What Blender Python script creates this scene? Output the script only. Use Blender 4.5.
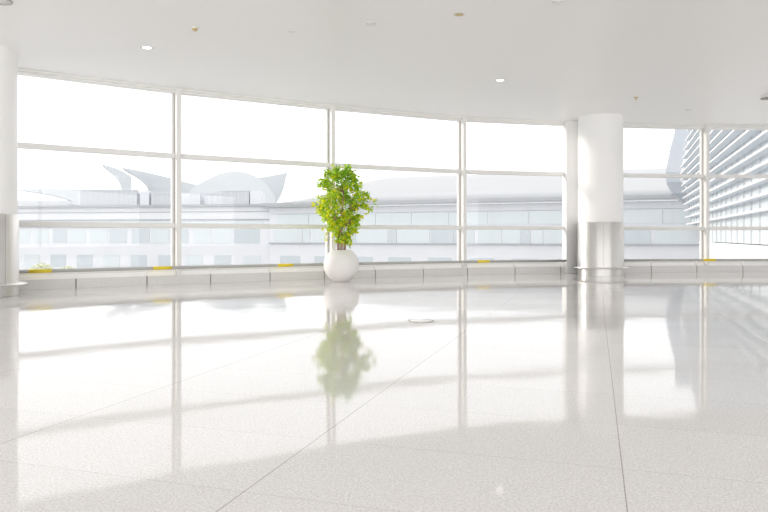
import bpy, bmesh, math, random
from mathutils import Vector, Matrix, noise
R = math.radians
S = bpy.context.scene
C = S.collection
for o in list(bpy.data.objects): bpy.data.objects.remove(o, do_unlink=True)

# ---------------------------------------------------------------- camera
EYE = 1.05; F = 670.0
cam_d = bpy.data.cameras.new('camera'); cam = bpy.data.objects.new('camera', cam_d); C.objects.link(cam)
cam.location = (0, 0, EYE); cam.rotation_euler = (R(90), 0, 0)
cam_d.sensor_width = 36; cam_d.lens = 36*F/768; cam_d.shift_y = -19/768
cam_d.clip_end = 2000
S.camera = cam

# ---------------------------------------------------------------- world, sun, exposure
SKY = 1.7
w = bpy.data.worlds.new('sky'); S.world = w; w.use_nodes = True
nt = w.node_tree; bg = nt.nodes['Background']
tc = nt.nodes.new('ShaderNodeTexCoord'); sx = nt.nodes.new('ShaderNodeSeparateXYZ')
cr = nt.nodes.new('ShaderNodeValToRGB')
nt.links.new(tc.outputs['Generated'], sx.inputs[0]); nt.links.new(sx.outputs['Z'], cr.inputs[0])
cr.color_ramp.elements[0].position = 0.0; cr.color_ramp.elements[0].color = (.96, .98, 1, 1)
cr.color_ramp.elements[1].position = 0.5; cr.color_ramp.elements[1].color = (1, 1, .99, 1)
nt.links.new(cr.outputs[0], bg.inputs[0]); bg.inputs[1].default_value = SKY

sl = bpy.data.lights.new('sun', 'SUN'); sun = bpy.data.objects.new('sun', sl); C.objects.link(sun)
sl.energy = 2.3; sl.angle = R(10); sl.color = (1, .93, .84)
d = Vector((.93, -.33, -math.tan(R(16)))).normalized()
sun.rotation_euler = d.to_track_quat('-Z', 'Y').to_euler(); sun.location = (-30, 30, 30)

def area_fill(name, loc, rot, sx_, sy_, power):
    a = bpy.data.lights.new(name, 'AREA'); a.shape = 'RECTANGLE'; a.size = sx_; a.size_y = sy_; a.energy = power; a.color = (1, .995, .995)
    o = bpy.data.objects.new(name, a); C.objects.link(o); o.location = loc; o.rotation_euler = rot; return o
area_fill('fill_behind_back_glazing', (4.5, -9.6, 2.4), (R(90), 0, 0), 38, 4.0, 1750)      # added fill light, unseen behind the back glazing

vs = S.view_settings
S.display_settings.display_device = 'sRGB'
vs.view_transform = 'Standard'; vs.look = 'None'; vs.gamma = 1; vs.use_curve_mapping = False
vs.exposure = 0.0
cy = S.cycles
cy.max_bounces = 14; cy.diffuse_bounces = 9; cy.glossy_bounces = 6; cy.transparent_max_bounces = 24
cy.caustics_reflective = False; cy.caustics_refractive = False
cy.use_denoising = True
cy.sample_clamp_indirect = 6

# ---------------------------------------------------------------- materials
def mat(name, col, rough=.5, metal=0, spec=.5, bump=None, var=None, emit=None, trans=None):
    m = bpy.data.materials.new(name); m.use_nodes = True
    n = m.node_tree.nodes; l = m.node_tree.links; b = n['Principled BSDF']
    b.inputs['Base Color'].default_value = (*col, 1); b.inputs['Roughness'].default_value = rough
    b.inputs['Metallic'].default_value = metal; b.inputs['Specular IOR Level'].default_value = spec
    t = n.new('ShaderNodeTexCoord')
    if var:                                  # (scale, amount) soft mottling of the base colour
        nz = n.new('ShaderNodeTexNoise'); nz.inputs['Scale'].default_value = var[0]; nz.inputs['Detail'].default_value = 6
        l.new(t.outputs['Object'], nz.inputs['Vector'])
        r = n.new('ShaderNodeValToRGB'); a = var[1]
        r.color_ramp.elements[0].position = .3; r.color_ramp.elements[1].position = .7
        r.color_ramp.elements[0].color = (*[max(0, c*(1-a)) for c in col], 1)
        r.color_ramp.elements[1].color = (*[min(1, c*(1+a)) for c in col], 1)
        l.new(nz.outputs[0], r.inputs[0]); l.new(r.outputs[0], b.inputs['Base Color'])
    if bump:                                 # (scale, strength, distance)
        nz = n.new('ShaderNodeTexNoise'); nz.inputs['Scale'].default_value = bump[0]
        l.new(t.outputs['Object'], nz.inputs['Vector'])
        bp = n.new('ShaderNodeBump'); bp.inputs['Strength'].default_value = bump[1]; bp.inputs['Distance'].default_value = bump[2]
        l.new(nz.outputs[0], bp.inputs['Height']); l.new(bp.outputs[0], b.inputs['Normal'])
    if emit:
        b.inputs['Emission Color'].default_value = (*emit[0], 1); b.inputs['Emission Strength'].default_value = emit[1]
    return m

def glass_mat(name, tint, ior=1.5, rough=0.0):
    m = bpy.data.materials.new(name); m.use_nodes = True
    n = m.node_tree.nodes; l = m.node_tree.links; n.clear()
    o = n.new('ShaderNodeOutputMaterial'); mx = n.new('ShaderNodeMixShader'); fr = n.new('ShaderNodeFresnel')
    tr = n.new('ShaderNodeBsdfTransparent'); gl = n.new('ShaderNodeBsdfGlossy')
    tr.inputs[0].default_value = (*tint, 1); gl.inputs['Roughness'].default_value = rough
    ge = n.new('ShaderNodeNewGeometry'); mr = n.new('ShaderNodeMapRange')      # same reflectance on both faces of the sheet
    mr.inputs['To Min'].default_value = ior; mr.inputs['To Max'].default_value = 1/ior
    l.new(ge.outputs['Backfacing'], mr.inputs['Value']); l.new(mr.outputs[0], fr.inputs[0])
    l.new(fr.outputs[0], mx.inputs[0]); l.new(tr.outputs[0], mx.inputs[1]); l.new(gl.outputs[0], mx.inputs[2])
    l.new(mx.outputs[0], o.inputs[0]); return m

def floor_mat():
    m = bpy.data.materials.new('polished_granite'); m.use_nodes = True
    n = m.node_tree.nodes; l = m.node_tree.links; b = n['Principled BSDF']
    t = n.new('ShaderNodeTexCoord')
    mp = n.new('ShaderNodeMapping'); mp.vector_type = 'POINT'; mp.inputs['Rotation'].default_value = (0, 0, R(17.5))
    l.new(t.outputs['Object'], mp.inputs[0])
    s = n.new('ShaderNodeSeparateXYZ'); l.new(mp.outputs[0], s.inputs[0])
    def M(op, a, bb=None, c=None):
        q = n.new('ShaderNodeMath'); q.operation = op
        for i, v in enumerate((a, bb, c)):
            if v is None: continue
            if isinstance(v, (int, float)): q.inputs[i].default_value = v
            else: l.new(v, q.inputs[i])
        return q.outputs[0]
    U, V = 1.498, .755
    def joint(src, off, per, half, amt):
        a = M('FRACT', M('DIVIDE', M('SUBTRACT', src, off), per))
        e = M('MINIMUM', a, M('SUBTRACT', 1.0, a))
        return M('MULTIPLY', M('LESS_THAN', M('MULTIPLY', e, per), half), amt)
    ju = joint(s.outputs['X'], .117, U, .0028, .60)
    jv = joint(s.outputs['Y'], 3.215, V, .0022, .30)
    jj = M('MAXIMUM', ju, jv)
    # tone of each slab
    iu = M('FLOOR', M('DIVIDE', M('SUBTRACT', s.outputs['X'], .117), U)); iv = M('FLOOR', M('DIVIDE', M('SUBTRACT', s.outputs['Y'], 3.215), V))
    cb = n.new('ShaderNodeCombineXYZ'); l.new(iu, cb.inputs[0]); l.new(iv, cb.inputs[1])
    wn = n.new('ShaderNodeTexWhiteNoise'); wn.noise_dimensions = '2D'; l.new(cb.outputs[0], wn.inputs[0])
    tone = M('ADD', M('MULTIPLY', wn.outputs[0], .05), .965)
    # speckle
    n1 = n.new('ShaderNodeTexNoise'); n1.inputs['Scale'].default_value = 95; n1.inputs['Detail'].default_value = 3; n1.inputs['Roughness'].default_value = .7
    n2 = n.new('ShaderNodeTexVoronoi'); n2.inputs['Scale'].default_value = 130
    l.new(t.outputs['Object'], n1.inputs['Vector']); l.new(t.outputs['Object'], n2.inputs['Vector'])
    r = n.new('ShaderNodeValToRGB'); e = r.color_ramp.elements
    e[0].position = .30; e[0].color = (.57, .55, .54, 1); e[1].position = .60; e[1].color = FLOOR_A
    l.new(n1.outputs[0], r.inputs[0])
    r2 = n.new('ShaderNodeValToRGB'); e = r2.color_ramp.elements; e[0].position = .0; e[0].color = (.88, .875, .87, 1); e[1].position = 1; e[1].color = (1, 1, 1, 1)
    sc = n.new('ShaderNodeSeparateColor'); l.new(n2.outputs['Color'], sc.inputs[0]); l.new(sc.outputs[0], r2.inputs[0])
    mu = n.new('ShaderNodeMix'); mu.data_type = 'RGBA'; mu.blend_type = 'MULTIPLY'; mu.inputs[0].default_value = 1
    l.new(r.outputs[0], mu.inputs[6]); l.new(r2.outputs[0], mu.inputs[7])
    mt = n.new('ShaderNodeVectorMath'); mt.operation = 'SCALE'; l.new(mu.outputs[2], mt.inputs[0]); l.new(tone, mt.inputs['Scale'])
    mj = n.new('ShaderNodeMix'); mj.data_type = 'RGBA'; l.new(jj, mj.inputs[0]); l.new(mt.outputs[0], mj.inputs[6]); mj.inputs[7].default_value = (.16, .13, .11, 1)
    l.new(mj.outputs[2], b.inputs['Base Color'])
    b.inputs['Roughness'].default_value = .055; b.inputs['IOR'].default_value = 1.5
    # the very slight unevenness of laid slabs
    nb = n.new('ShaderNodeTexNoise'); nb.inputs['Scale'].default_value = .9; nb.inputs['Detail'].default_value = 2
    l.new(t.outputs['Object'], nb.inputs['Vector'])
    tl = n.new('ShaderNodeVectorMath'); tl.operation = 'DOT_PRODUCT'; l.new(wn.outputs[1], tl.inputs[0]); l.new(mp.outputs[0], tl.inputs[1])
    hh = M('ADD', nb.outputs[0], M('MULTIPLY', tl.outputs['Value'], .0))
    bp = n.new('ShaderNodeBump'); bp.inputs['Strength'].default_value = 1; bp.inputs['Distance'].default_value = .003
    l.new(hh, bp.inputs['Height']); l.new(bp.outputs[0], b.inputs['Normal'])
    return m

FLOOR_A = (.80, .789, .782, 1)
m_floor = floor_mat()
m_ceil = mat('satin_ceiling_panel', (.91, .909, .907), .34, 0, .5)
m_wall = mat('white_plaster', (.85, .845, .835), .7)
m_frame = mat('pale_grey_frame', (.82, .81, .79), .45)
m_gasket = mat('dark_gasket', (.22, .17, .14), .6)
m_column = mat('white_column_paint', (.91, .905, .90), .38)
m_steel = mat('brushed_steel', (.80, .78, .76), .42, 1, .5)
_n = m_steel.node_tree; _t = _n.nodes.new('ShaderNodeTangent'); _t.direction_type = 'RADIAL'; _t.axis = 'Z'
_b = _n.nodes['Principled BSDF']; _b.inputs['Anisotropic'].default_value = .9; _b.inputs['Anisotropic Rotation'].default_value = .25
_n.links.new(_t.outputs[0], _b.inputs['Tangent'])
m_curb = mat('honed_curb_stone', (.74, .73, .72), .3, var=(30, .05))
m_sill = mat('white_sill_panel', (.95, .945, .94), .35)
m_rail = mat('grey_rail_metal', (.47, .465, .45), .45, 0)
m_yellow = mat('yellow_tape', (.85, .66, .04), .5)
m_pot = mat('white_pot', (.84, .82, .80), .55)
m_soil = mat('soil', (.20, .15, .11), .9, var=(20, .3))
m_bark = mat('pale_bark', (.42, .29, .20), .8, var=(18, .3))
m_glass = glass_mat('window_glass', (.985, .985, .985), 1.28)
m_white = mat('white_fitting', (.80, .79, .78), .4)
m_brass = mat('brass', (.62, .50, .25), .35, .8)
m_dark = mat('dark_fitting', (.25, .24, .22), .5)
m_lamp = mat('lamp_glow', (1, 1, 1), .5, emit=((1, .98, .95), 4))
# outdoors
m_fac = mat('pale_facade_panel', (.72, .73, .76), .6, var=(.25, .03))
m_fac2 = mat('grey_facade_panel', (.66, .67, .70), .6)
m_fwin = mat('pale_blue_glazing', (.64, .69, .71), .25, 0, .5)
m_fwin2 = mat('grey_blue_glazing', (.55, .60, .63), .25, 0, .5)
m_roof = mat('white_roof_sheet', (.41, .42, .44), .5)
m_dome = mat('blue_grey_roof_shell', (.66, .685, .705), .5)
m_wing = mat('grey_roof_shell', (.57, .60, .625), .5)
m_plant = mat('grey_louvre_cladding', (.58, .60, .62), .6)
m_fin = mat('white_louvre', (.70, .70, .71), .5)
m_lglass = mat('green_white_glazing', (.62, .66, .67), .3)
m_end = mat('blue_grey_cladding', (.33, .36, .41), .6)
m_fin_shade = mat('shade_tinted_louvre', (.66, .69, .73), .5)  # louvre blades tinted grey to carry the shade of their undersides
m_ground = mat('concrete_apron', (.45, .45, .45), .8, var=(.05, .1))
m_bush = mat('pale_shrub_leaf', (.66, .68, .52), .7)

def leaf_mat(name, c1, c2):
    m = bpy.data.materials.new(name); m.use_nodes = True
    n = m.node_tree.nodes; l = m.node_tree.links; b = n['Principled BSDF']
    t = n.new('ShaderNodeTexCoord'); nz = n.new('ShaderNodeTexNoise'); nz.inputs['Scale'].default_value = 9
    l.new(t.outputs['Object'], nz.inputs['Vector'])
    r = n.new('ShaderNodeValToRGB'); r.color_ramp.elements[0].position = .35; r.color_ramp.elements[1].position = .65
    r.color_ramp.elements[0].color = (*c1, 1); r.color_ramp.elements[1].color = (*c2, 1)
    l.new(nz.outputs[0], r.inputs[0]); l.new(r.outputs[0], b.inputs['Base Color'])
    b.inputs['Roughness'].default_value = .4
    tl = n.new('ShaderNodeBsdfTranslucent'); mx = n.new('ShaderNodeMixShader'); mx.inputs[0].default_value = .5
    l.new(r.outputs[0], tl.inputs[0]); l.new(b.outputs[0], mx.inputs[1]); l.new(tl.outputs[0], mx.inputs[2])
    l.new(mx.outputs[0], n['Material Output'].inputs[0]); return m
m_leaf1 = leaf_mat('deep_green_leaf', (.20, .44, .02), (.36, .62, .05))
m_leaf2 = leaf_mat('bright_green_leaf', (.42, .68, .05), (.60, .80, .12))
m_leaf3 = leaf_mat('yellow_leaf', (.78, .80, .02), (.92, .86, .03))

# ---------------------------------------------------------------- helpers
def tag(o, label=None, cat=None, group=None, kind=None):
    if label: o['label'] = label
    if cat: o['category'] = cat
    if group: o['group'] = group
    if kind: o['kind'] = kind
    return o
def empty(name, loc, rz=0):
    o = bpy.data.objects.new(name, None); C.objects.link(o); o.location = loc; o.rotation_euler.z = rz
    o.empty_display_size = .1
    return o

class MB:
    def __init__(s): s.bm = bmesh.new(); s.mi = 0
    def face(s, pts):
        f = s.bm.faces.new([s.bm.verts.new(p) for p in pts]); f.material_index = s.mi; return f
    def box(s, x0, x1, y0, y1, z0, z1, M=None):
        P = [Vector(p) for p in ((x0,y0,z0),(x1,y0,z0),(x1,y1,z0),(x0,y1,z0),(x0,y0,z1),(x1,y0,z1),(x1,y1,z1),(x0,y1,z1))]
        if M is not None: P = [M @ p for p in P]
        v = [s.bm.verts.new(p) for p in P]
        for q in ((3,2,1,0),(4,5,6,7),(0,1,5,4),(1,2,6,5),(2,3,7,6),(3,0,4,7)):
            f = s.bm.faces.new([v[i] for i in q]); f.material_index = s.mi
        return s
    def prism(s, pts, z0, z1, M=None):      # polygon in xy, extruded in z
        n = len(pts)
        a = [Vector((p[0], p[1], z0)) for p in pts]; b = [Vector((p[0], p[1], z1)) for p in pts]
        if M is not None: a = [M @ p for p in a]; b = [M @ p for p in b]
        a = [s.bm.verts.new(p) for p in a]; b = [s.bm.verts.new(p) for p in b]
        s.bm.faces.new(list(reversed(a))).material_index = s.mi; s.bm.faces.new(b).material_index = s.mi
        for i in range(n):
            j = (i+1) % n; s.bm.faces.new((a[i], a[j], b[j], b[i])).material_index = s.mi
        return s
    def lathe(s, prof, n=64, c=(0,0,0)):
        rings = []
        for r, z in prof:
            if r < 1e-6: rings.append([s.bm.verts.new((c[0], c[1], c[2]+z))])
            else: rings.append([s.bm.verts.new((c[0]+r*math.cos(2*math.pi*k/n), c[1]+r*math.sin(2*math.pi*k/n), c[2]+z)) for k in range(n)])
        for a, b in zip(rings, rings[1:]):
            for k in range(n):
                j = (k+1) % n
                if len(a) == 1 and len(b) == 1: break
                q = ([a[0]] if len(a) == 1 else [a[k], a[j]]) + ([b[0]] if len(b) == 1 else [b[j], b[k]])
                if len(q) > 2:
                    f = s.bm.faces.new(q); f.smooth = True; f.material_index = s.mi
        return s
    def tube(s, pts, rad, n=10, cap=True):
        pts = [Vector(p) for p in pts]; rr = rad if isinstance(rad, (list, tuple)) else [rad]*len(pts)
        rings = []
        for i, p in enumerate(pts):
            t = (pts[min(i+1, len(pts)-1)] - pts[max(i-1, 0)]).normalized()
            u = t.cross(Vector((0,0,1)) if abs(t.z) < .9 else Vector((1,0,0))).normalized(); v = t.cross(u)
            rings.append([s.bm.verts.new(p + rr[i]*(u*math.cos(2*math.pi*k/n) + v*math.sin(2*math.pi*k/n))) for k in range(n)])
        for a, b in zip(rings, rings[1:]):
            for k in range(n):
                f = s.bm.faces.new((a[k], a[(k+1) % n], b[(k+1) % n], b[k])); f.smooth = True; f.material_index = s.mi
        if cap: s.bm.faces.new(rings[0][::-1]); s.bm.faces.new(rings[-1])
        return s
    def build(s, name, mats, parent=None, fix=True):
        if fix: bmesh.ops.recalc_face_normals(s.bm, faces=s.bm.faces)
        me = bpy.data.meshes.new(name); s.bm.to_mesh(me); s.bm.free()
        for m in (mats if isinstance(mats, (list, tuple)) else [mats]): me.materials.append(m)
        o = bpy.data.objects.new(name, me); C.objects.link(o)
        if parent: o.parent = parent
        return o
def bevel(o, wdt=.005, seg=2):
    b = o.modifiers.new('bevel', 'BEVEL'); b.width = wdt; b.segments = seg; b.limit_method = 'ANGLE'; return o

# ---------------------------------------------------------------- the curved window wall: plan
H = EYE + 3.345                                        # ceiling height
base = {1: (-4.66, 15.02), 2: (-1.36, 16.90), 3: (2.14, 18.60), 4: (5.85, 19.53), 5: (9.54, 19.98)}
N = [Vector(base[i]) for i in (1, 2, 3, 4, 5)]
for a in (2, -4, -11, -18): N.append(N[-1] + 3.8*Vector((math.cos(R(a)), math.sin(R(a)))))
for a in (35, 41, 48, 55, 62): N.insert(0, N[0] - 3.8*Vector((math.cos(R(a)), math.sin(R(a)))))
I1 = 5                                                # index of the first fully visible mullion
N = [p*1.009 for p in N]
cum = [0]
for a, b in zip(N, N[1:]): cum.append(cum[-1] + (b-a).length)
def at_s(s, inset=0.0):                               # point on the wall line, moved inset metres into the room
    i = max(0, min(len(N)-2, next((k for k in range(len(N)-1) if cum[k+1] >= s), len(N)-2)))
    t = (N[i+1]-N[i]).normalized(); nrm = Vector((t.y, -t.x))
    return N[i] + t*(s-cum[i]) + nrm*inset, math.atan2(t.y, t.x)
def off_line(inset):                                  # mitred offset polyline
    out = []
    for i, p in enumerate(N):
        ts = []
        if i: ts.append((N[i]-N[i-1]).normalized())
        if i < len(N)-1: ts.append((N[i+1]-N[i]).normalized())
        t = sum(ts, Vector((0,0))).normalized(); nrm = Vector((t.y, -t.x))
        k = 1/max(.5, nrm.dot(Vector((ts[0].y, -ts[0].x))))
        out.append(p + nrm*inset*k)
    return out
def s_of_px(px):                                      # where the view line of a column of the picture meets the wall
    r = (px-384)/F
    for i in range(len(N)-1):
        a, b = N[i], N[i+1]; dn = (b.x-a.x) - r*(b.y-a.y)
        t = (r*a.y - a.x)/dn if abs(dn) > 1e-9 else -1
        if 0 <= t <= 1 and a.y + t*(b.y-a.y) > 0: return cum[i] + t*(cum[i+1]-cum[i])

YB = -9.0                                             # back of the hall
left_end, right_end = N[0], N[-1]
outer = off_line(-.16)
poly = [(p.x, p.y) for p in outer] + [(right_end.x+.16, YB-.2), (left_end.x-.16, YB-.2)]
f = MB().prism(poly, -.35, 0).build('floor', m_floor); tag(f, kind='structure')
# ceiling; the unseen rooflight behind the camera is added to brighten the hall
SK = (-14.0, 20.0, -7.0, -1.6)
cb_ = MB()
front = [(p.x, p.y) for p in outer]
cb_.prism([q for q in front if True] + [(right_end.x+.16, SK[3]), (left_end.x-.16, SK[3])], H, H+.3)
cb_.box(left_end.x-.16, right_end.x+.16, YB-.2, SK[2], H, H+.3)
cb_.box(left_end.x-.16, SK[0], SK[2], SK[3], H, H+.3)
cb_.box(SK[1], right_end.x+.16, SK[2], SK[3], H, H+.3)
tag(cb_.build('ceiling', m_ceil), kind='structure')
wn_ = 20
sk = empty('window_20', (3, -4.3, H+.15)); tag(sk, kind='structure')
MB().box(SK[0]-3, SK[1]-3, SK[2]+4.3, SK[3]+4.3, -.01, .01).build('pane', m_glass, sk)
for k in range(9):
    x = SK[0] + (SK[1]-SK[0])*k/8 - 3
    MB().box(x-.05, x+.05, SK[2]+4.3, SK[3]+4.3, -.14, .14).build('glazing_bar', m_frame, sk)

# unseen back and side walls, with wide glazing added to let in sky light
def glazed_wall(name, a, b, no, sill=.35, head=4.1, bays=8):
    a, b = Vector(a), Vector(b); L = (b-a).length; ang = math.atan2(b.y-a.y, b.x-a.x)
    M = Matrix.Translation((a.x, a.y, 0)) @ Matrix.Rotation(ang, 4, 'Z')
    m = MB(); m.box(0, L, -.1, .1, 0, sill, M); m.box(0, L, -.1, .1, head, H, M)
    m.box(0, .5, -.1, .1, sill, head, M); m.box(L-.5, L, -.1, .1, sill, head, M)
    tag(m.build(name, m_wall), kind='structure')
    g = empty('window_%d' % no, (a.x, a.y, 0), ang); tag(g, kind='structure')
    MB().box(.5, L-.5, -.01, .01, sill, head).build('pane', m_glass, g)
    for k in range(bays+1):
        x = .5 + (L-1)*k/bays
        MB().box(x-.05, x+.05, -.09, .09, sill, head).build('mullion', m_frame, g)
glazed_wall('wall_back', (left_end.x, YB), (right_end.x, YB), 21, bays=4)
glazed_wall('wall_left', (left_end.x, left_end.y), (left_end.x, YB), 22, bays=2)
glazed_wall('wall_right', (right_end.x, YB), (right_end.x, right_end.y), 23, bays=7)

# ---------------------------------------------------------------- the window bays
GT, T1, T2, GB = EYE+3.245, EYE+1.825, EYE+.258, .30
for i in range(len(N)-1):
    a, b = N[i], N[i+1]; L = (b-a).length; ang = math.atan2(b.y-a.y, b.x-a.x)
    e = empty('window_%d' % (i+1), (a.x, a.y, 0), ang); tag(e, kind='structure')
    for z0, z1 in ((GB, T2), (T2, T1), (T1, GT)):
        MB().box(.05, L-.05, .0, .012, z0+.02, z1-.02).build('pane', m_glass, e)
    for zc in (T2, T1):
        bevel(MB().box(.02, L-.02, -.085, .06, zc-.055, zc+.055).build('transom', m_frame, e), .008)
    h = MB().box(.0, L, -.10, .12, GT, H).box(.0, L, -.15, -.10, GT+.05, H)
    bevel(h.build('head_frame', m_frame, e), .006)
    MB().box(.0, L, -.06, .08, GB-.04, GB+.05).build('bottom_frame', m_frame, e)
    # slim side frames that hold the glass, with their dark gaskets
    s_ = MB().box(L-.105, L-.06, -.03, .05, GB, GT).box(.06, .10, -.03, .05, GB, GT)
    s_.build('side_frame', m_frame, e)
    MB().box(L-.060, L-.048, -.025, .05, GB, GT).build('gasket', m_gasket, e)
    # mullion at the right end of the bay
    bevel(MB().box(L-.048, L+.055, -.20, .13, .195, H).build('mullion', m_frame, e), .006)

# kerb of stone blocks, sill panels above it
S0 = cum[I1] + .738; P = 1.43
joints = [S0 + P*k for k in range(-20, 20) if 0.3 < S0 + P*k < cum[-1]-.3]
def strip(m, s0, s1, i0, i1, z0, z1):                 # block following the wall between two stations
    brk = [s0] + [c for c in cum if s0+.01 < c < s1-.01] + [s1]
    for u, v in zip(brk, brk[1:]):
        um = (u+v)/2; i = next(k for k in range(len(N)-1) if cum[k+1] >= um)
        t = (N[i+1]-N[i]).normalized(); nr = Vector((t.y, -t.x)); A = N[i]+t*(u-cum[i]); B = N[i]+t*(v-cum[i])
        def ex(Pt, s, q):                             # mitre at chord ends
            if abs(s-cum[i]) < 1e-6 or abs(s-cum[i+1]) < 1e-6:
                k = i if abs(s-cum[i]) < 1e-6 else i+1
                return Vector(off_cache(q)[k])
            return Pt + nr*q
        m.prism([tuple(ex(A, u, i1)), tuple(ex(B, v, i1)), tuple(ex(B, v, i0)), tuple(ex(A, u, i0))], z0, z1)
_oc = {}
def off_cache(q):
    if q not in _oc: _oc[q] = off_line(q)
    return _oc[q]
st = [0] + joints + [cum[-1]]
cu = MB(); si = MB(); jn = MB()
for u, v in zip(st, st[1:]):
    strip(cu, u+.012, v-.012, -.10, .17, 0, .195)
    strip(si, u+.004, v-.004, -.12, .10, .195, GB-.02)
for s in joints: strip(jn, s-.013, s+.013, -.10, .155, 0, .19)
tag(cu.build('trim_1', m_curb), kind='structure')
tag(si.build('trim_2', m_sill), kind='structure')
tag(jn.build('trim_3', m_gasket), kind='structure')

# low guard rails on posts, either side of the pier
PIER = (5.24, 5.78, 19.25)
def guard_rail(s0, s1, label, tapes):
    p0, a0 = at_s(s0, .245)
    root = empty('guard_rail', (p0.x, p0.y, .195)); tag(root, label, 'guard rail')
    brk = [s0] + [c for c in cum if s0 < c < s1] + [s1]
    pts = []
    for s in brk:
        if s in cum: q = off_cache(.245)[cum.index(s)]
        else: q = at_s(s, .245)[0]
        pts.append((q.x-p0.x, q.y-p0.y, .37-.195))
    MB().tube(pts, .034, 12).build('rail', m_rail, root)
    for j in joints:
        if s0 < j < s1:
            q, a = at_s(j, .245)
            _M = Matrix.Translation((q.x-p0.x, q.y-p0.y, 0)) @ Matrix.Rotation(a, 4, 'Z')
            MB().box(-.012, .012, .085, .11, 0, .175, _M).box(-.012, .012, 0, .085, .15, .175, _M).build('post', m_sill, root)
    for x0, x1 in tapes:
        u, v = s_of_px(x0), s_of_px(x1); q0, _ = at_s(u, .245); q1, _ = at_s(v, .245)
        o = MB().tube([(q0.x-p0.x, q0.y-p0.y, .175), (q1.x-p0.x, q1.y-p0.y, .175)], .0375, 12).build('tape', m_yellow, root)
        o['label'] = 'yellow tape wrapped round the rail'
sp0 = s_of_px(562.5); sp1 = s_of_px(566)+.8
guard_rail(.4, sp0, 'long low grey guard rail with yellow tapes, left of the pier', [(26.5, 49.5), (149.5, 168), (274, 289), (474, 486)])
guard_rail(sp1, cum[-1]-.4, 'low grey guard rail right of the big column, one yellow tape by the mullion', [(698, 711)])

# square pier next to the column
pr = MB().box(PIER[0], PIER[1], PIER[2], 19.7, 0, H).build('wall_pier', m_wall); tag(pr, kind='structure'); bevel(pr, .01)

# ---------------------------------------------------------------- columns
def column(x, y, label):
    r = empty('round_column', (x, y, 0)); tag(r, label, 'column', 'round columns by the window')
    MB().lathe([(.607, 1.40), (.607, H+.01)], 96).build('shaft', m_column, r)
    c = MB().lathe([(.60, 1.455), (.620, 1.455), (.627, 1.448), (.627, .20)], 96).build('steel_cladding', m_steel, r)
    MB().lathe([(.627, .222), (.75, .212), (.765, .204), (.765, .195), (.75, .188), (.60, .182)], 96).build('base_ring', m_steel, r)
    MB().lathe([(.627, .20), (.627, .0)], 96).build('plinth', m_steel, r)
    sm = MB()
    for a in (-100, -20, 60, 140): 
        M = Matrix.Rotation(R(a), 4, 'Z'); sm.box(.620, .6295, -.004, .004, .22, 1.44, M)
    sm.build('seam', m_rail, r)
    return r
column(-7.25, 12.0, 'round white column with steel foot cut by the left edge')
column(6.055, 18.75, 'round white column with steel foot beside the square pier')

# ---------------------------------------------------------------- potted tree
random.seed(7)
PX, PY = -1.01, 15.85
root = empty('potted_fig_tree', (PX, PY, 0)); tag(root, 'leafy green and yellow fig tree in a round white pot', 'potted plant')
prof = [(.0, .0), (.17, .0), (.185, .008)]
cz, rr = .395, .415
for k in range(25):
    z = .02 + (.735-.02)*k/24; q = (z-cz)/.405
    prof.append((rr*math.sqrt(max(0, 1-abs(q)**2.15)) if k else .205, z))
prof += [(.225, .745), (.20, .742), (.19, .70), (.0, .70)]
MB().lathe(prof, 72).build('pot', m_pot, root)
MB().lathe([(0, .715), (.12, .712), (.20, .70)], 40).build('soil', m_soil, root)
branches = []
def limb(p0, p1, r0, r1, wob, n=9, name='trunk'):
    pts = []
    for k in range(n):
        t = k/(n-1); p = Vector(p0).lerp(Vector(p1), t)
        p += Vector((math.sin(t*6+wob), math.cos(t*5+wob), 0))*.025*math.sin(math.pi*t)
        pts.append(p)
    return pts, [r0+(r1-r0)*k/(n-1) for k in range(n)]
for (a, b, wv) in (((-.07, .02, .70), (-.16, .05, 1.95), 0), ((.0, -.03, .70), (.05, -.02, 2.25), 2), ((.07, .03, .70), (.24, .06, 1.85), 4)):
    pts, rd = limb(a, b, .034, .012, wv); MB().tube(pts, rd, 8).build('trunk', m_bark, root)
# crown outline: height, left reach, right reach, depth reach (m)
outl = [(.86, .10, .14, .10), (1.0, .12, .24, .18), (1.12, .20, .33, .26), (1.33, .42, .36, .36), (1.57, .50, .48, .46), (1.80, .60, .74, .55),
        (1.95, .58, .76, .6), (2.1, .56, .66, .6), (2.25, .58, .52, .55), (2.42, .54, .50, .52), (2.56, .42, .34, .42), (2.70, .22, .22, .2)]
def reach(z):
    for p, q in zip(outl, outl[1:]):
        if p[0] <= z <= q[0]:
            t = (z-p[0])/(q[0]-p[0]); return [p[i]+(q[i]-p[i])*t for i in (1, 2, 3)]
    return [.1, .1, .1]
fol = MB(); tw = MB()
def leaf(c, size, mi):
    fol.mi = mi
    d = Vector((random.gauss(0, 1), random.gauss(0, 1), random.uniform(-1.3, .35))).normalized()
    u = d.cross(Vector((random.gauss(0, .4), random.gauss(0, .4), 1))).normalized(); n_ = u.cross(d).normalized()
    wd = size*.42; bend = random.uniform(.05, .16)*size
    A = c; Bp = c + d*size*.45 + n_*bend; T = c + d*size - n_*bend*.5
    Lf = c + d*size*.42 + u*wd - n_*bend*.3; Rt = c + d*size*.42 - u*wd - n_*bend*.3
    vA, vB, vT, vL, vR = [fol.bm.verts.new(p) for p in (A, Bp, T, Lf, Rt)]
    for q in ((vA, vB, vL), (vB, vT, vL), (vA, vR, vB), (vB, vR, vT)):
        f_ = fol.bm.faces.new(q); f_.material_index = mi
clumps = []
tries = 0
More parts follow.
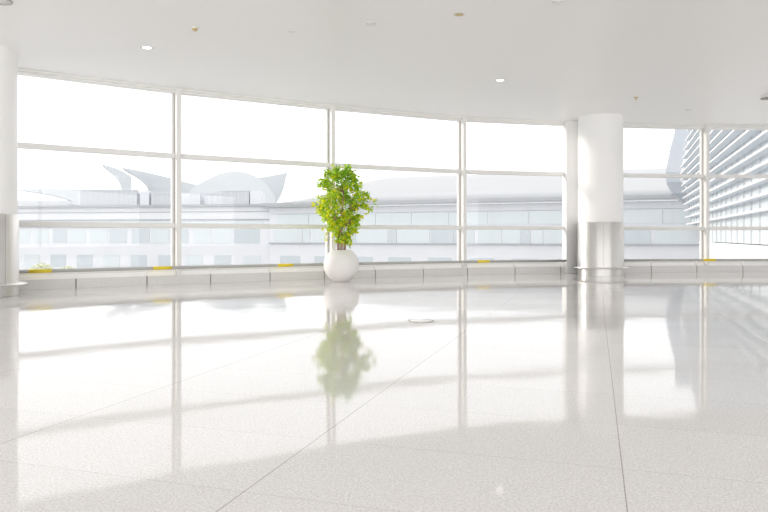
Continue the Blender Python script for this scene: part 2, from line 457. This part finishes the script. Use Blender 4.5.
while len(clumps) < 128 and tries < 20000:
    tries += 1
    z = random.uniform(.92, 2.68); l_, r_, dp = reach(z)
    ang = random.uniform(0, 2*math.pi); q = random.uniform(.25, .93)**.6
    x = math.cos(ang); x = x*(r_ if x > 0 else l_)*q; y = math.sin(ang)*dp*q
    p = Vector((x, y, z))
    if z < 1.25 and random.random() < .2: continue
    if all((p-c).length > .128 for c in clumps): clumps.append(p)
trunk_pts = [Vector((-.16, .05, 1.7)), Vector((.03, -.02, 1.7)), Vector((.2, .05, 1.65)), Vector((.04, 0, 2.1)), Vector((-.1, .03, 1.35)), Vector((.1, .02, 1.3)), Vector((0, 0, 1.0))]
for c in clumps:
    s0 = min(trunk_pts, key=lambda t: (t-c).length + (2 if t.z > c.z else 0))
    mid = s0.lerp(c, .5) + Vector((0, 0, .05))
    tw.tube([s0, mid, c], [.004, .003, .002], 5)
    low = 1 - min(1, max(0, (c.z-.9)/1.7)); yb = .14 + .42*low + (.14 if c.x < -.1 else 0) + random.uniform(-.12, .12)
    k = random.randint(30, 44)
    for _ in range(k):
        p = c + Vector((random.gauss(0, .048), random.gauss(0, .048), random.gauss(0, .042)))
        v = random.random(); mi = 2 if v < yb else (1 if v < yb+.42 else 0)
        leaf(p, random.uniform(.06, .10), mi)
for (x, z) in ((-.66, 1.84), (-.64, 1.80), (.84, 1.82), (.80, 1.93), (.72, 1.96), (-.42, 1.28), (-.38, 1.12), (-.36, 1.02), (.60, 1.62), (.70, 1.70), (.66, 1.98)):
    for _ in range(7): leaf(Vector((x, random.gauss(0, .03), z)) + Vector((random.gauss(0, .02), 0, random.gauss(0, .02))), .07, 2 if x < 0 else random.choice((1, 2)))
    s0 = min(trunk_pts, key=lambda t: (t-Vector((x, 0, z))).length); tw.tube([s0, s0.lerp(Vector((x, 0, z)), .5)+Vector((0, 0, .04)), (x, 0, z)], [.005, .003, .002], 5)
fo = fol.build('foliage', [m_leaf1, m_leaf2, m_leaf3], root, fix=False)
tw.build('twigs', m_bark, root)

# ---------------------------------------------------------------- round cover in the floor
q = empty('floor_cover', (.464, 8.37, 0)); tag(q, 'round white cover plate set in the polished floor', 'floor cover')
MB().lathe([(.165, 0), (.165, .006), (.158, .009), (.135, .009)], 64).build('rim', m_rail, q)
MB().lathe([(.135, .008), (.132, .012), (.0, .0125)], 64).build('lid', m_sill, q)

# ---------------------------------------------------------------- ceiling fittings
def fit(name, x, y, label, cat, parts, group=None):
    r_ = empty(name, (x, y, H)); tag(r_, label, cat, group)
    for nm, prof, m in parts: MB().lathe(prof, 32).build(nm, m, r_)
    return r_
def downlight(x, y, label):
    return fit('ceiling_downlight', x, y, label, 'ceiling light',
        [('trim_ring', [(.075, -.001), (.115, -.004), (.122, 0)], m_white), ('lamp', [(.0, -.002), (.075, -.002)], m_lamp)], 'recessed downlights')
downlight(-4.19, 11.84, 'lit round ceiling downlight above the leftmost windows')
downlight(2.48, 14.3, 'lit round ceiling downlight above the middle windows, left of the pier')
fit('ceiling_downlight', 1.13, 10.07, 'round recessed brass-coloured ceiling fitting, unlit, top centre', 'ceiling light',
    [('trim_ring', [(.07, -.001), (.085, -.004), (.09, 0)], m_white), ('reflector', [(.0, -.002), (.07, -.003)], m_brass)], 'recessed downlights')
fit('smoke_detector', -3.02, 10.7, 'small beige two-tier smoke detector on the ceiling, left of centre', 'smoke detector',
    [('base_plate', [(.06, 0), (.06, -.015), (0, -.015)], m_white), ('sensor_head', [(.045, -.015), (.035, -.05), (0, -.055)], m_brass)])
fit('ceiling_disc', -.20, 10.47, 'flat white disc fitting on the ceiling above the tree', 'ceiling fitting',
    [('plate', [(.075, 0), (.075, -.02), (.06, -.028), (0, -.028)], m_white), ('rim', [(.076, -.016), (.076, -.022), (.06, -.024)], m_rail)], 'ceiling discs')
fit('ceiling_disc', -1.5, 10.9, 'faint white disc almost flush with the ceiling, left of the one above the tree', 'ceiling fitting',
    [('plate', [(.06, 0), (.055, -.007), (0, -.007)], m_white)], 'ceiling discs')
fit('ceiling_disc', 2.46, 9.5, 'white disc fitting at the top edge, nearest of the ceiling discs', 'ceiling fitting',
    [('plate', [(.06, 0), (.06, -.02), (.05, -.03), (0, -.03)], m_white), ('rim', [(.061, -.016), (.061, -.022), (.05, -.024)], m_rail)], 'ceiling discs')
fit('ceiling_disc', 8.0, 17.6, 'faint small disc on the ceiling above the window right of the column', 'ceiling fitting',
    [('plate', [(.09, 0), (.085, -.012), (0, -.012)], m_white)], 'ceiling discs')
fit('ceiling_disc', -5.42, 9.47, 'round fitting with grey rim cut by the top left corner', 'ceiling fitting',
    [('plate', [(.14, 0), (.14, -.012), (0, -.014)], m_white), ('rim', [(.16, 0), (.155, -.02), (.135, -.02), (.135, 0)], m_rail)], 'ceiling discs')
fit('fire_sprinkler', 6.04, 16.05, 'small brass sprinkler on the ceiling in front of the big column', 'sprinkler',
    [('escutcheon', [(.06, 0), (.055, -.01), (0, -.01)], m_brass), ('body', [(.018, -.01), (.018, -.045), (0, -.045)], m_brass), ('deflector', [(.0, -.05), (.03, -.05), (.03, -.054), (0, -.054)], m_brass)])
fit('ceiling_lamp', 9.10, 15.9, 'shallow drop fitting with dark rim on the ceiling at the right edge', 'ceiling fitting',
    [('housing', [(.13, 0), (.14, -.06), (0, -.06)], m_white), ('rim', [(.145, -.05), (.145, -.066), (.1, -.066), (0, -.062)], m_dark)])

# ---------------------------------------------------------------- outdoors
GZ = -8.0
gr = MB().box(-260, 260, 24, 400, GZ-1, GZ).build('ground', m_ground); tag(gr, kind='structure')
def PXY(px, py, Y): return Vector(((px-384)/F*Y, Y, EYE + (237-py)/F*Y))

# far terminal: two straight facades
tb = empty('terminal_building', (0, 100, GZ)); tag(tb, 'long pale terminal building with window bands across the apron', 'building')
def facade(a, b, name_suffix=''):
    a, b = Vector(a), Vector(b); L = (b-a).length; ang = math.atan2(b.y-a.y, b.x-a.x)
    M = Matrix.Translation((a.x, a.y-100, -GZ)) @ Matrix.Rotation(ang, 4, 'Z')
    return M, L
def fpart(name, m, M, boxes, parent=None):
    mb = MB()
    for bx in boxes: mb.box(*bx, M)
    return mb.build(name, m, parent or tb)
E = EYE
# left wing
M, L = facade((-95, 121), (-18.5, 108.5))
fpart('wall', m_fac, M, [(0, L, 0, 16, GZ, E+5.0)])
fpart('parapet', m_roof, M, [(0, L, -.5, 16.2, E+5.0, E+5.35)])
fpart('ledge', m_roof, M, [(0, L, -.12, 0, E+2.75, E+2.95), (0, L, -.1, 0, E+4.1, E+4.2), (0, L, -.2, 0, E+1.6, E+1.9)])
random.seed(3)
x = 1.0; k = 0
while x < L-2:                                        # upper strip windows
    wd = random.choice((2.6, 3.2, 4.4)); wd = min(wd, L-.5-x)
    fpart('window', (m_fwin, m_fwin2, m_fwin)[k % 3] if random.random() < .8 else m_fwin2, M, [(x, x+wd, -.06, 0, E-1.0, E+1.3)])
    x += wd + random.choice((.25, .3, .9)); k += 1
x = L-1.6
while x > 3:
    fpart('window', m_fwin2 if int(x) % 3 else m_fwin, M, [(x-2.9, x, -.06, 0, E-5.1, E-3.0)]); x -= 4.95
x = L-1
while x > 40:
    fpart('window', m_fwin, M, [(x-6.5, x, -.06, 0, E+2.0, E+2.65)]); x -= 6.8
# right wing under the big curved roof
M2, L2 = facade((-18.5, 108.2), (40, 84.97))
fpart('wall', m_fac, M2, [(0, L2, 0, 22, GZ, E+4.7)])
fpart('upper_band', m_fac2, M2, [(0, L2, -.15, 0, E+3.7, E+4.7)])
fpart('soffit', m_fac2, M2, [(0, L2, -.9, 0, E+4.75, E+4.95)])
fpart('eave', m_roof, M2, [(-1, L2, -1.2, 0, E+4.95, E+5.4)])
x = 1.5; k = 0
while x < L2-4:
    wd = 5.6
    fpart('window', m_fwin, M2, [(x, x+wd, -.1, 0, E+1.75, E+3.6)]); x += wd+.12
x = 1.0
while x < L2-3:
    wd = random.choice((1.2, 2.4, 3.4, 5.0)); fpart('window', m_fwin2 if random.random() < .5 else m_fwin, M2, [(x, x+wd, -.1, 0, E-.9, E+1.35)])
    x += wd + random.choice((.2, .2, .5))
x = 2.0
while x < L2-6:
    fpart('window', m_fwin2, M2, [(x, x+3.6, -.08, 0, E-4.6, E-3.0)]); x += 6.2
fpart('ledge', m_roof, M2, [(0, L2, -.3, 0, E-1.05, E-.9)])
# curved roof sheet of the right wing, swept low and wide with a hipped left end
rb = MB(); rows = []
nu, nv = 40, 10
for j in range(nv+1):
    t = j/nv; row = []
    for i in range(nu+1):
        u = -1 + (L2+6)*i/nu
        endf = min(1, max(0, (u+1)/13.0)); endf = math.sin(endf*math.pi/2)
        yy = -1.2 + 34*t
        zz = E + 5.4 + 6.3*math.sin(t*math.pi/2)*endf - .4*t*(1-endf)
        row.append(rb.bm.verts.new(M2 @ Vector((u, yy, zz))))
    rows.append(row)
for a, b in zip(rows, rows[1:]):
    for i in range(nu):
        f_ = rb.bm.faces.new((a[i], a[i+1], b[i+1], b[i])); f_.smooth = True
ro = rb.build('curved_roof', m_roof, tb); so = ro.modifiers.new('solid', 'SOLIDIFY'); so.thickness = .3; so.offset = -1
# plant rooms on the left wing roof
def at_far(px0, px1, py0, py1, Y, dep=1.0):
    a = PXY(px0, py1, Y); b = PXY(px1, py0, Y); return (a.x, b.x, Y-100, Y-100+dep, a.z-GZ, b.z-GZ)
def plantroom(px0, px1, py0, py1, Y, m, ribs=True, rst=.9):
    x0, x1, y0, y1, z0, z1 = at_far(px0, px1, py0, py1, Y)
    o = MB().box(x0, x1, y0, y1, z0-1.2, z1).build('plant_room', m, tb)
    if ribs:
        rm = MB(); x = x0+.3
        while x < x1-.2: rm.box(x, x+.16, y0-.05, y0, z0, z1-.2); x += rst
        rm.box(x0, x1, y0-.12, y0, z1-.2, z1)
        rm.build('louvre_screen', m_fac2, o)
at_w = at_far(78, 262, 193, 206, 122.9, 3)
MB().box(*at_w).build('plant_screen', m_fac, tb)
plantroom(80, 137, 189.5, 204.5, 122, m_plant)
plantroom(140, 149, 191, 204, 122, m_fac, False)
plantroom(151, 171, 192.5, 203.5, 122, m_plant)
plantroom(190, 200, 192, 204, 121, m_fac2, False)
plantroom(205, 222, 193, 204, 121, m_fac2)
plantroom(222, 249, 190, 203.5, 121, m_plant, True, 1.3)
plantroom(250, 262, 191, 204, 121, m_fac, False)
# thin masts on the roof
ms = MB()
for px, p0, p1, Y in ((380, 184, 171, 118), (414, 183, 180, 118), (44, 205, 186, 121)):
    a = PXY(px, p0, Y); b = PXY(px, p1, Y); ms2 = MB().tube([(a.x, Y-100, a.z-GZ-1), (b.x, Y-100, b.z-GZ)], .07, 6); ms2.build('mast', m_fac2, tb)
ms.bm.free()

# shell roofs rising behind
def shell(name, label, pts, Y, dep, m, skew=None, sink=0, grp='curved shell roofs behind the terminal'):
    P0 = [PXY(px, py, Y) for px, py in pts]
    zmin = min(p.z for p in P0)
    skew = -dep*.42 if skew is None else skew*dep          # the halls stand askew to the terminal
    c = sum((p.x for p in P0))/len(P0)
    o = empty(name, (c, Y, GZ)); tag(o, label, 'roof', grp)
    mb = MB(); n_ = len(P0); lay = []
    K = 6
    for k in range(K+1):
        t = k/K; s_ = 1 - sink*t*t
        lay.append([mb.bm.verts.new((p.x-c+skew*t, dep*t, (p.z-zmin)*s_+zmin-GZ)) for p in P0])
    mb.bm.faces.new(lay[0]); mb.bm.faces.new(lay[-1][::-1])
    for a, b in zip(lay, lay[1:]):
        for i in range(n_): mb.bm.faces.new((a[i], b[i], b[(i+1) % n_], a[(i+1) % n_]))
    mb.build('roof_shell', m, o)
    xs = [p.x-c for p in P0]
    MB().box(min(xs)+1.5 if max(xs)-min(xs) > 6 else min(xs), max(xs)-1, 1, dep-1, 0, zmin-GZ+.5).build('hall_wall', m_fac2, o)
def arc(p0, p1, p2, n=8):                             # quadratic curve through control p1
    return [((1-t)**2*p0[0]+2*t*(1-t)*p1[0]+t*t*p2[0], (1-t)**2*p0[1]+2*t*(1-t)*p1[1]+t*t*p2[1]) for t in [i/n for i in range(n+1)]]
shell('shell_roof', 'upswept crescent roof with pointed tip, left of the other curved roofs',
      arc((102, 164.5), (120, 168), (131.5, 177)) + [(131.5, 205), (121.5, 205)] + arc((121.5, 188), (118, 174), (102.5, 165.5))[:-1], 150, 7, m_wing, -0.38)
shell('shell_roof', 'large pointed wing-like roof sloping down to the right behind the mullion',
      arc((122, 167.5), (150, 172), (204, 187)) + [(204, 205), (148, 205)] + arc((148, 189), (143, 177), (122.5, 168.2))[:-1], 158, 8, m_wing, -0.33)
shell('shell_roof', 'broad domed roof behind the grey plant room',
      arc((190, 190), (236, 156), (266, 184), 14) + [(275, 196), (275, 206), (190, 206)], 146, 22, m_dome, -0.2, .25)
shell('shell_roof', 'pointed roof with swept right edge beside the dome',
      [(254, 178.5), (270, 176), (287.5, 172.5)] + arc((286, 178), (284, 194), (271, 206))[0:] + [(254, 206)], 160, 14, m_wing, -0.17)
shell('shell_roof', 'long thin canopy tapering to a point at the far left',
      arc((19, 189.8), (50, 187.5), (82, 190)) + [(82, 206), (70, 204)] + arc((72, 201), (50, 193), (19.5, 190.4))[:-1], 140, 3, m_dome, -0.49)
lb = empty('distant_hall', (-90, 160, GZ)); tag(lb, 'low grey hall roof beyond the terminal at the far left', 'building')
MB().prism([(-14, 0), (20, 0), (20, 14), (-14, 14)], 0, PXY(30, 200.5, 160).z-GZ).build('hall_wall', m_fac2, lb)

# ---------------------------------------------------------------- louvred building at the right
DX = .352; X0 = 7.6
lv = empty('louvred_building', (40, 60, GZ)); tag(lv, 'tall glazed building with projecting white louvres seen through the right windows', 'building')
def LP(Yv, out=0.0):                                  # on the glass line at depth Yv, moved out towards the left
    n_ = Vector((-1, DX)).normalized(); return Vector((X0 + DX*Yv, Yv)) + n_*out - Vector((40, 60))
def yend(z):                                          # far end of the facade follows the bowed end wall
    h = z-E
    if h < .7: return 59
    if h > 7.6: return 78 - (h-7.6)*2.6
    return 78 - (7.6-h)*1.2
YN = 26.0
gl_ = MB(); za = -.5
zz = [E-.4] + [E+.6+.74*k for k in range(21)]
for a, b in zip(zz, zz[1:]):
    p0, p1, p2, p3 = LP(YN), LP(yend(a)), LP(yend(b)), LP(YN)
    q = [(p0.x, p0.y, a-GZ), (p1.x, p1.y, a-GZ), (p2.x, p2.y, b-GZ), (p3.x, p3.y, b-GZ)]
    bk = Vector((12, -4, 0))
    Fv = [gl_.bm.verts.new(p) for p in q]; Bv = [gl_.bm.verts.new(Vector(p)+bk) for p in q]
    gl_.bm.faces.new(Fv); gl_.bm.faces.new(Bv[::-1])
    for i in range(4): gl_.bm.faces.new((Fv[i], Bv[i], Bv[(i+1) % 4], Fv[(i+1) % 4]))
gl_.build('glazing', m_lglass, lv)
p = [LP(YN, .1), LP(59, .1), LP(59)+Vector((12, -4)), LP(YN)+Vector((12, -4))]
MB().prism([tuple(v) for v in p], 0, E-.45-GZ).build('podium_wall', m_fin, lv)
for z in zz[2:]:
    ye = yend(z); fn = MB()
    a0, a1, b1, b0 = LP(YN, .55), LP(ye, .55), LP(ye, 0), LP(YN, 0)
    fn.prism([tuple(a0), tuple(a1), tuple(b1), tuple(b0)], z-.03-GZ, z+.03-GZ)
    lo_ = fn.build('louvre', m_fin_shade, lv); fn = MB()
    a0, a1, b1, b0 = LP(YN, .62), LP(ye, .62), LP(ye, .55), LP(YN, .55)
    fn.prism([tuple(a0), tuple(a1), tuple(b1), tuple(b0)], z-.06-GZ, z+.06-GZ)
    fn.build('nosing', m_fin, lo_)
vm = MB(); yv = YN+1; k = 0
while yv < 76:
    c = LP(yv, .04); M_ = Matrix.Translation((c.x, c.y, 0)) @ Matrix.Rotation(math.atan2(1, DX), 4, 'Z')
    wd = .09 if k % 4 == 0 else .03
    vm.box(-wd/2, wd/2, -.05, .05, E-.4-GZ, (zz[-1] if yv < 60 else E+7)-GZ, M_); yv += 2.3; k += 1
vm.build('glazing_bars', m_fac2, lv)
# bowed blue-grey end wall
lo = [(676, 129-24), (675.5, 129), (670, 150), (665.5, 172), (667, 182), (673, 193), (684, 203)]
hi = [(697, 129-24), (691, 129), (686, 150), (680.5, 172), (682, 182), (688, 193), (700, 203)]
eb = MB(); Yw = 81.0
P0 = [PXY(px, py, Yw) for px, py in lo] + [PXY(px, py, Yw-2) for px, py in reversed(hi)]
P0 = [Vector((v.x-40, v.y-60, v.z-GZ)) for v in P0]
n_ = len(P0); h_ = n_//2
fr_ = [eb.bm.verts.new(v) for v in P0]; bk_ = [eb.bm.verts.new(v+Vector((1.2, 3.0, 0))) for v in P0]
for i in range(h_-1):
    eb.bm.faces.new((fr_[i], fr_[i+1], fr_[n_-2-i], fr_[n_-1-i])); eb.bm.faces.new((bk_[i+1], bk_[i], bk_[n_-1-i], bk_[n_-2-i]))
for i in range(n_): eb.bm.faces.new((fr_[i], bk_[i], bk_[(i+1) % n_], fr_[(i+1) % n_]))
eb.build('end_wall', m_end, lv)

# pale shrubs down on the apron, at the left
def shrub(px, py, Y, r_, label):
    c = PXY(px, py, Y); o = empty('roadside_tree', (c.x, Y, GZ)); tag(o, label, 'tree', 'pale trees on the apron')
    MB().tube([(0, 0, 0), (0, 0, c.z-GZ)], [.12, .05], 7).build('trunk', m_bark, o)
    mb = MB()
    for _ in range(1400):
        p = Vector((random.gauss(0, 1), random.gauss(0, 1), random.gauss(0, 1))).normalized()*r_*random.random()**.4
        p.z = p.z*.8 + c.z-GZ; s_ = .16
        u = Vector((random.gauss(0, 1), random.gauss(0, 1), random.gauss(0, 1))).normalized()*s_; v = u.orthogonal().normalized()*s_*.6
        f_ = mb.bm.faces.new([mb.bm.verts.new(q_) for q_ in (p, p+u*.5+v, p+u, p+u*.5-v)])
    mb.build('foliage', m_bush, o, fix=False)
shrub(42, 272, 70, 1.2, 'pale leafy treetop outside behind the left end of the guard rail')
shrub(68, 273.5, 70, .9, 'smaller pale treetop outside, right of the treetop by the left column')
